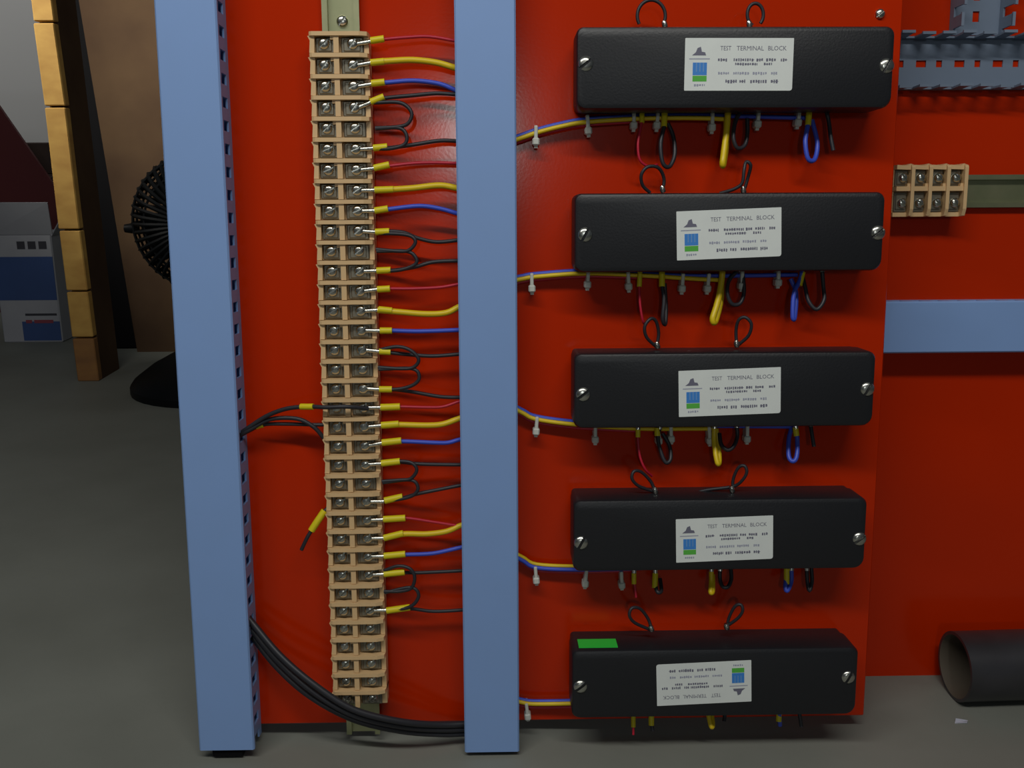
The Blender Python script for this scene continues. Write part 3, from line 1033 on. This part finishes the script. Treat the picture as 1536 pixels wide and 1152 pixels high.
# ------------------------------------------------------------------ left background
# timber stack, planks seen end-on
YT = 1.30
tim = empty('edged_board', Matrix.Translation(on_floor(130, 572)))
tag(tim, 'tall brown board edged with short pale pine pieces at the far left', 'timber')
o0 = on_floor(130, 572)
cuts = [572, 507, 437, 345, 160, 33, -120]
zs = []
for y in cuts:
    xm = 130 - 0.114 * (572 - y)
    zs.append(at_y(xm, y, o0.y).z)
xl0, xr0 = at_y(115, 560, o0.y).x, at_y(147, 560, o0.y).x
xl1, xr1 = at_y(46, 0, o0.y).x, at_y(77, 0, o0.y).x
zA, zB = at_y(130, 560, o0.y).z, at_y(60, 0, o0.y).z
for k in range(len(zs) - 1):
    za, zb2 = zs[k] + (0.0 if k == 0 else 0.0018), zs[k + 1] - 0.0018
    bm = bmesh.new()
    vs = []
    for z in (za, zb2):
        f = (z - zA) / (zB - zA)
        j = random.uniform(-0.0015, 0.0015)
        xa, xb = xl0 + (xl1 - xl0) * f + j, xr0 + (xr1 - xr0) * f + j
        vs.append([bm.verts.new((x - o0.x, y, z - o0.z)) for x, y in ((xa, 0), (xb, 0), (xb, 0.022), (xa, 0.022))])
    bm.faces.new(vs[0][::-1])
    bm.faces.new(vs[1])
    for a in range(4):
        b = (a + 1) % 4
        bm.faces.new((vs[0][a], vs[0][b], vs[1][b], vs[1][a]))
    bmesh.ops.bevel(bm, geom=list(bm.edges), offset=0.002, segments=1, affect='EDGES')
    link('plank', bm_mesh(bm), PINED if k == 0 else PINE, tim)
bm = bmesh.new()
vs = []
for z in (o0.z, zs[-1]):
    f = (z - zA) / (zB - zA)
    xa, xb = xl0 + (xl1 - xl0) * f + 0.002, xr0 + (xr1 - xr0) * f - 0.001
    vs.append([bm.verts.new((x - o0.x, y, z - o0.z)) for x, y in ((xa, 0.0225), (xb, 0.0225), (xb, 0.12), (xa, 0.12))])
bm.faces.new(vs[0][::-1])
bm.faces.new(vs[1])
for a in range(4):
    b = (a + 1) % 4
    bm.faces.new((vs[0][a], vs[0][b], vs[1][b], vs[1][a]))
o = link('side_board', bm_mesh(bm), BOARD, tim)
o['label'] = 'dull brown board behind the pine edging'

# black upright post added as the dark of the shaded gap beside the brown board
pa, pb = at_y(95, 0, 1.62), at_y(190, 0, 1.62)
qa, qb = on_floor(138, 528), on_floor(235, 528)
bm = bmesh.new()
top = 1.15
d = (top - FLOOR)
ptA, ptB = at_y(72, 0, qa.y + 0.10), at_y(190, 0, qa.y + 0.10)
sc = (top - FLOOR) / (ptA.z - FLOOR)
vs0 = [(qa.x, qa.y, FLOOR), (qb.x, qa.y, FLOOR), (qb.x, qa.y + 0.06, FLOOR), (qa.x, qa.y + 0.06, FLOOR)]
tx0 = qa.x + (ptA.x - qa.x) * sc
tx1 = qb.x + (ptB.x - qb.x) * sc
ty = qa.y + 0.10 * sc
vs1 = [(tx0, ty, top), (tx1, ty, top), (tx1, ty + 0.06, top), (tx0, ty + 0.06, top)]
A = [bm.verts.new(v) for v in vs0]
B = [bm.verts.new(v) for v in vs1]
bm.faces.new(A[::-1])
bm.faces.new(B)
for a in range(4):
    b = (a + 1) % 4
    bm.faces.new((A[a], A[b], B[b], B[a]))
bmesh.ops.bevel(bm, geom=list(bm.edges), offset=0.004, segments=2, affect='EDGES')
shade_slab = link('gap_shade', bm_mesh(bm), SHADE_BLACK)
tag(shade_slab, 'black slab added as shade in the gap between the pine-edged board and the brown board', 'plank')

# brown board leaning back
bl = on_floor(206, 528)
br = on_floor(420, 515)
tlp = at_y(118, 0, bl.y + 0.07)
sc = (1.2 - FLOOR) / (tlp.z - FLOOR)
dx, dy = (tlp.x - bl.x) * sc, 0.07 * sc
bm = bmesh.new()
A = [bm.verts.new(v) for v in ((bl.x, bl.y, FLOOR), (br.x, bl.y, FLOOR), (br.x, bl.y + 0.012, FLOOR), (bl.x, bl.y + 0.012, FLOOR))]
B = [bm.verts.new(v) for v in ((bl.x + dx, bl.y + dy, 1.2), (br.x + dx, bl.y + dy, 1.2), (br.x + dx, bl.y + dy + 0.012, 1.2), (bl.x + dx, bl.y + dy + 0.012, 1.2))]
bm.faces.new(A[::-1])
bm.faces.new(B)
for a in range(4):
    b = (a + 1) % 4
    bm.faces.new((A[a], A[b], B[b], B[a]))
o = link('brown_board', bm_mesh(bm), BOARD)
tag(o, 'large brown hardboard sheet leaning behind the left duct', 'board')
# the shade slab stands just behind the board
shade_slab.location.y += 0.035

# pedestal fan behind the left duct: base, pole, guard
fb = on_floor(332, 580)
fan = empty('pedestal_fan', Matrix.Translation(fb))
tag(fan, 'black pedestal fan half hidden behind the left duct', 'fan')
bm = bmesh.new()
fr = (at_y(203, 565, fb.y) - at_y(332, 565, fb.y)).length
lathe(bm, [(0, 0.0), (fr, 0.0), (fr, 0.014), (fr * 0.95, 0.026), (fr * 0.75, 0.052), (fr * 0.45, 0.080), (0.03, 0.10), (0, 0.10)], 36)
link('base', bm_mesh(bm, smooth=35), FANB, fan)
gc = at_y(308, 333, fb.y) - fb
bm = bmesh.new()
lathe(bm, [(0, 0.05), (0.014, 0.05), (0.014, gc.z), (0, gc.z)], 14, c=(gc.x * 0.0, 0.0))
link('pole', bm_mesh(bm, smooth=40), FANB, fan)
hd = Matrix.Translation((gc.x, -0.03, gc.z))
gr = (at_y(208, 333, fb.y) - at_y(308, 333, fb.y)).length
bm = bmesh.new()
for rad, yy in ((gr, 0.0), (gr, 0.02), (gr * 0.97, -0.015), (gr * 0.75, -0.035), (gr * 0.5, -0.045), (gr * 0.97, 0.035), (gr * 0.6, 0.055)):
    tube_bm(bm, [(rad * math.cos(a * math.pi / 18), yy, rad * math.sin(a * math.pi / 18)) for a in range(36)], 0.0024, 6, True)
link('guard_rings', bm_mesh(bm, smooth=50), FANB, fan, hd)
for k in range(48):
    a = 2 * math.pi * k / 48
    if k == 0:
        pts = [(0.02, -0.048, 0), (gr * 0.5, -0.046, 0), (gr * 0.8, -0.033, 0), (gr, -0.004, 0), (gr, 0.024, 0), (gr * 0.8, 0.05, 0), (0.03, 0.06, 0)]
        RIB = tube(spline(pts, 3), 0.0040, 5)
        RIB.materials.append(FANB)
    link('guard_rib', RIB, None, fan, hd @ Matrix.Rotation(a, 4, 'Y'))
bm = bmesh.new()
lathe(bm, [(0, -0.05), (0.024, -0.05), (0.026, -0.044), (0, -0.044)], 18)
link('badge', bm_mesh(bm, smooth=40), FANB, fan, hd @ Matrix.Rotation(-math.pi / 2, 4, 'X'))
bm = bmesh.new()
lathe(bm, [(0, 0.05), (0.07, 0.055), (0.072, 0.12), (0.03, 0.14), (0, 0.14)], 18)
link('motor_housing', bm_mesh(bm, smooth=40), FANB, fan, hd @ Matrix.Rotation(-math.pi / 2, 4, 'X'))
bm = bmesh.new()
lathe(bm, [(0, 0.0), (0.022, 0.0), (0.022, 0.03), (0, 0.03)], 14)
link('hub', bm_mesh(bm, smooth=40), FANB, fan, hd @ Matrix.Rotation(-math.pi / 2, 4, 'X'))
bm = bmesh.new()
prof = [(0.015, -0.016), (0.05, -0.044), (0.085, -0.050), (0.100, 0.0), (0.090, 0.044), (0.05, 0.040), (0.015, 0.014)]
va = [bm.verts.new((x * gr / 0.11, 0.008 + z * 0.25, z)) for x, z in prof]
vb2 = [bm.verts.new((x * gr / 0.11, 0.011 + z * 0.25, z)) for x, z in prof]
bm.faces.new(va)
bm.faces.new(vb2[::-1])
for a in range(len(prof)):
    b = (a + 1) % len(prof)
    bm.faces.new((va[a], vb2[a], vb2[b], va[b]))
BLADE = bm_mesh(bm)
BLADE.materials.append(FANB)
for k in range(5):
    link('blade', BLADE, None, fan, hd @ Matrix.Rotation(2 * math.pi * k / 5 + 0.3, 4, 'Y'))
kn = at_y(199, 341, fb.y) - fb
bm = bmesh.new()
lathe(bm, [(0, -0.012), (0.008, -0.012), (0.010, 0.0), (0.008, 0.014), (0, 0.014)], 12)
link('clip', bm_mesh(bm, smooth=40), FANB, fan, Matrix.Translation((kn.x + 0.006, -0.025, kn.z)) @ Matrix.Rotation(math.pi / 2, 4, 'Y'))

# carton with blue print and an open flap
cf = on_floor(50, 514)
car = empty('carton', Matrix.Translation(cf))
tag(car, 'white and blue printed carton with an open flap beside the pine-edged board', 'carton')
YC = cf.y


def cpt(x, y):
    q = at_y(x, y, YC)
    return q.x - cf.x, q.z - cf.z


cx0, _ = cpt(6, 514)
cx1, _ = cpt(94, 510)
_, ctop = cpt(62, 352)
bm = bmesh.new()
box(bm, cx0, cx1, 0, 0.16, 0, ctop, bev=0.003)
link('box', bm_mesh(bm), CARD, car)


def patch(name, m, x0, y0, x1, y1, dep=0.0008):
    # pixel rectangle on the carton's front
    a, za = cpt(x0, y0)
    b, zb_ = cpt(x1, y1)
    bm = bmesh.new()
    box(bm, a, b, -dep, 0.0005, min(za, zb_), max(za, zb_))
    return link(name, bm_mesh(bm), m, car)


w_ = cx1 - cx0


def patch2(name, m, fx0, fx1, fz0, fz1, dep=0.0008):
    bm = bmesh.new()
    box(bm, cx0 + fx0 * w_, cx0 + fx1 * w_, -dep, 0.0005, fz0 * ctop, fz1 * ctop)
    return link(name, bm_mesh(bm), m, car)


patch2('blue_band', CBLUE, 0.02, 0.985, 0.40, 0.80)
patch2('blue_base', CBLUE, 0.35, 0.985, 0.02, 0.20, 0.0006)
patch2('rule_line', CDARK, 0.42, 0.95, 0.255, 0.275)
for k, fx in enumerate((0.42, 0.60, 0.78)):
    patch2('pictogram', CDARK, fx, fx + 0.13, 0.87, 0.94)
patch2('red_print', CRED, 0.42, 0.52, 0.185, 0.215, 0.0012)
patch2('red_print', CRED, 0.56, 0.88, 0.185, 0.215, 0.0012)
bm = bmesh.new()
_, ft = cpt(40, 303)
A = [bm.verts.new(v) for v in ((cx0, 0.0, ctop), (cx1 + 0.004, 0.0, ctop), (cx1 + 0.016, -0.035, ft), (cx0, -0.03, ft))]
B = [bm.verts.new((v.co.x, v.co.y + 0.003, v.co.z + 0.001)) for v in A]
bm.faces.new(A)
bm.faces.new(B[::-1])
for a in range(4):
    b = (a + 1) % 4
    bm.faces.new((A[a], B[a], B[b], A[b]))
link('flap', bm_mesh(bm), CARD, car)
bm = bmesh.new()
A = [bm.verts.new(v) for v in ((cx1, 0.0, ctop - 0.002), (cx1, 0.16, ctop - 0.002), (cx1 + 0.03, 0.15, ctop + 0.055), (cx1 + 0.03, 0.02, ctop + 0.055))]
B = [bm.verts.new((v.co.x + 0.003, v.co.y, v.co.z)) for v in A]
bm.faces.new(A)
bm.faces.new(B[::-1])
for a in range(4):
    b = (a + 1) % 4
    bm.faces.new((A[a], B[a], B[b], A[b]))
link('flap', bm_mesh(bm), CARD, car)

# dark brown crate behind the carton and a maroon bar leaning on it
YK = 2.35
ka, kb = at_y(-160, 213, YK), at_y(112, 213, YK)
crate = empty('wooden_crate', Matrix.Translation(((ka.x + kb.x) / 2, YK, FLOOR)))
tag(crate, 'dark brown wooden crate in the shade behind the carton', 'crate')
hwk = (kb.x - ka.x) / 2
hz = ka.z - FLOOR
nb = 5
for k in range(nb):
    bm = bmesh.new()
    box(bm, -hwk, hwk, 0, 0.02, hz * k / nb + 0.003, hz * (k + 1) / nb - 0.003, bev=0.003)
    link('plank', bm_mesh(bm), DWOOD, crate)
for sx in (-hwk, hwk - 0.02):
    bm = bmesh.new()
    box(bm, sx, sx + 0.02, 0.0201, 0.50, 0.0, hz - 0.003, bev=0.003)
    link('side', bm_mesh(bm), DWOOD, crate)
bm = bmesh.new()
box(bm, -hwk + 0.02, hwk - 0.02, 0.48, 0.50, 0.0, hz - 0.003)
link('back', bm_mesh(bm), DWOOD, crate)
bm = bmesh.new()
YB = 2.22
b0, b1 = at_y(-60, 75, YB), at_y(110, 320, YB)
dv_ = (b1 - b0)
b1 = b0 + dv_ * ((FLOOR - b0.z) / dv_.z)
A = [bm.verts.new(v) for v in (b0, b1, Vector((b0.x - 0.25, YB, FLOOR)), Vector((b0.x - 0.25, YB, b0.z)))]
B = [bm.verts.new(v.co + Vector((0, 0.012, 0))) for v in A]
bm.faces.new(A)
bm.faces.new(B[::-1])
for a in range(4):
    b = (a + 1) % 4
    bm.faces.new((A[a], B[a], B[b], A[b]))
o = link('steel_sheet', bm_mesh(bm), MAROON)
tag(o, 'dark maroon sheet with a diagonal edge standing before the brown crate', 'sheet')

# ------------------------------------------------------------------ pipe and scrap on the floor at right
pr_ = 0.0305
e0 = on_floor(1452, 1040)
pipe_dir = Vector((1.0, 0.03, 0.0)).normalized()
start = Vector((e0.x - 0.018, e0.y - 0.006, FLOOR + pr_))
pm = Matrix.Translation(start) @ pipe_dir.to_track_quat('Z', 'X').to_matrix().to_4x4()
pipe = empty('steel_pipe', pm)
tag(pipe, 'dark steel pipe lying on the floor before the rear panel', 'pipe')
bm = bmesh.new()
lathe(bm, [(pr_ - 0.0028, 0.0), (pr_, 0.0), (pr_, 0.2), (pr_ - 0.0028, 0.2)], 40)
link('shell', bm_mesh(bm, smooth=40), PIPE, pipe)
bm = bmesh.new()
lathe(bm, [(pr_ - 0.0028, 0.0), (pr_ - 0.0028, 0.2)], 40)
link('bore', bm_mesh(bm, smooth=40), PIPEIN, pipe)

q = on_floor(1441, 1083)
bm = bmesh.new()
v = [bm.verts.new(p) for p in ((-0.006, -0.002, 0.0), (0.004, -0.003, 0.0008), (0.007, 0.0015, 0.0), (-0.003, 0.003, 0.0012))]
v2 = [bm.verts.new(p.co + Vector((0, 0, 0.0006))) for p in v]
bm.faces.new(v[::-1])
bm.faces.new(v2)
for a in range(4):
    b = (a + 1) % 4
    bm.faces.new((v[a], v[b], v2[b], v2[a]))
o = link('foil_scrap', bm_mesh(bm), SCRAP, mw=Matrix.Translation(q))
tag(o, 'tiny shiny scrap of foil on the floor below the pipe', 'scrap')
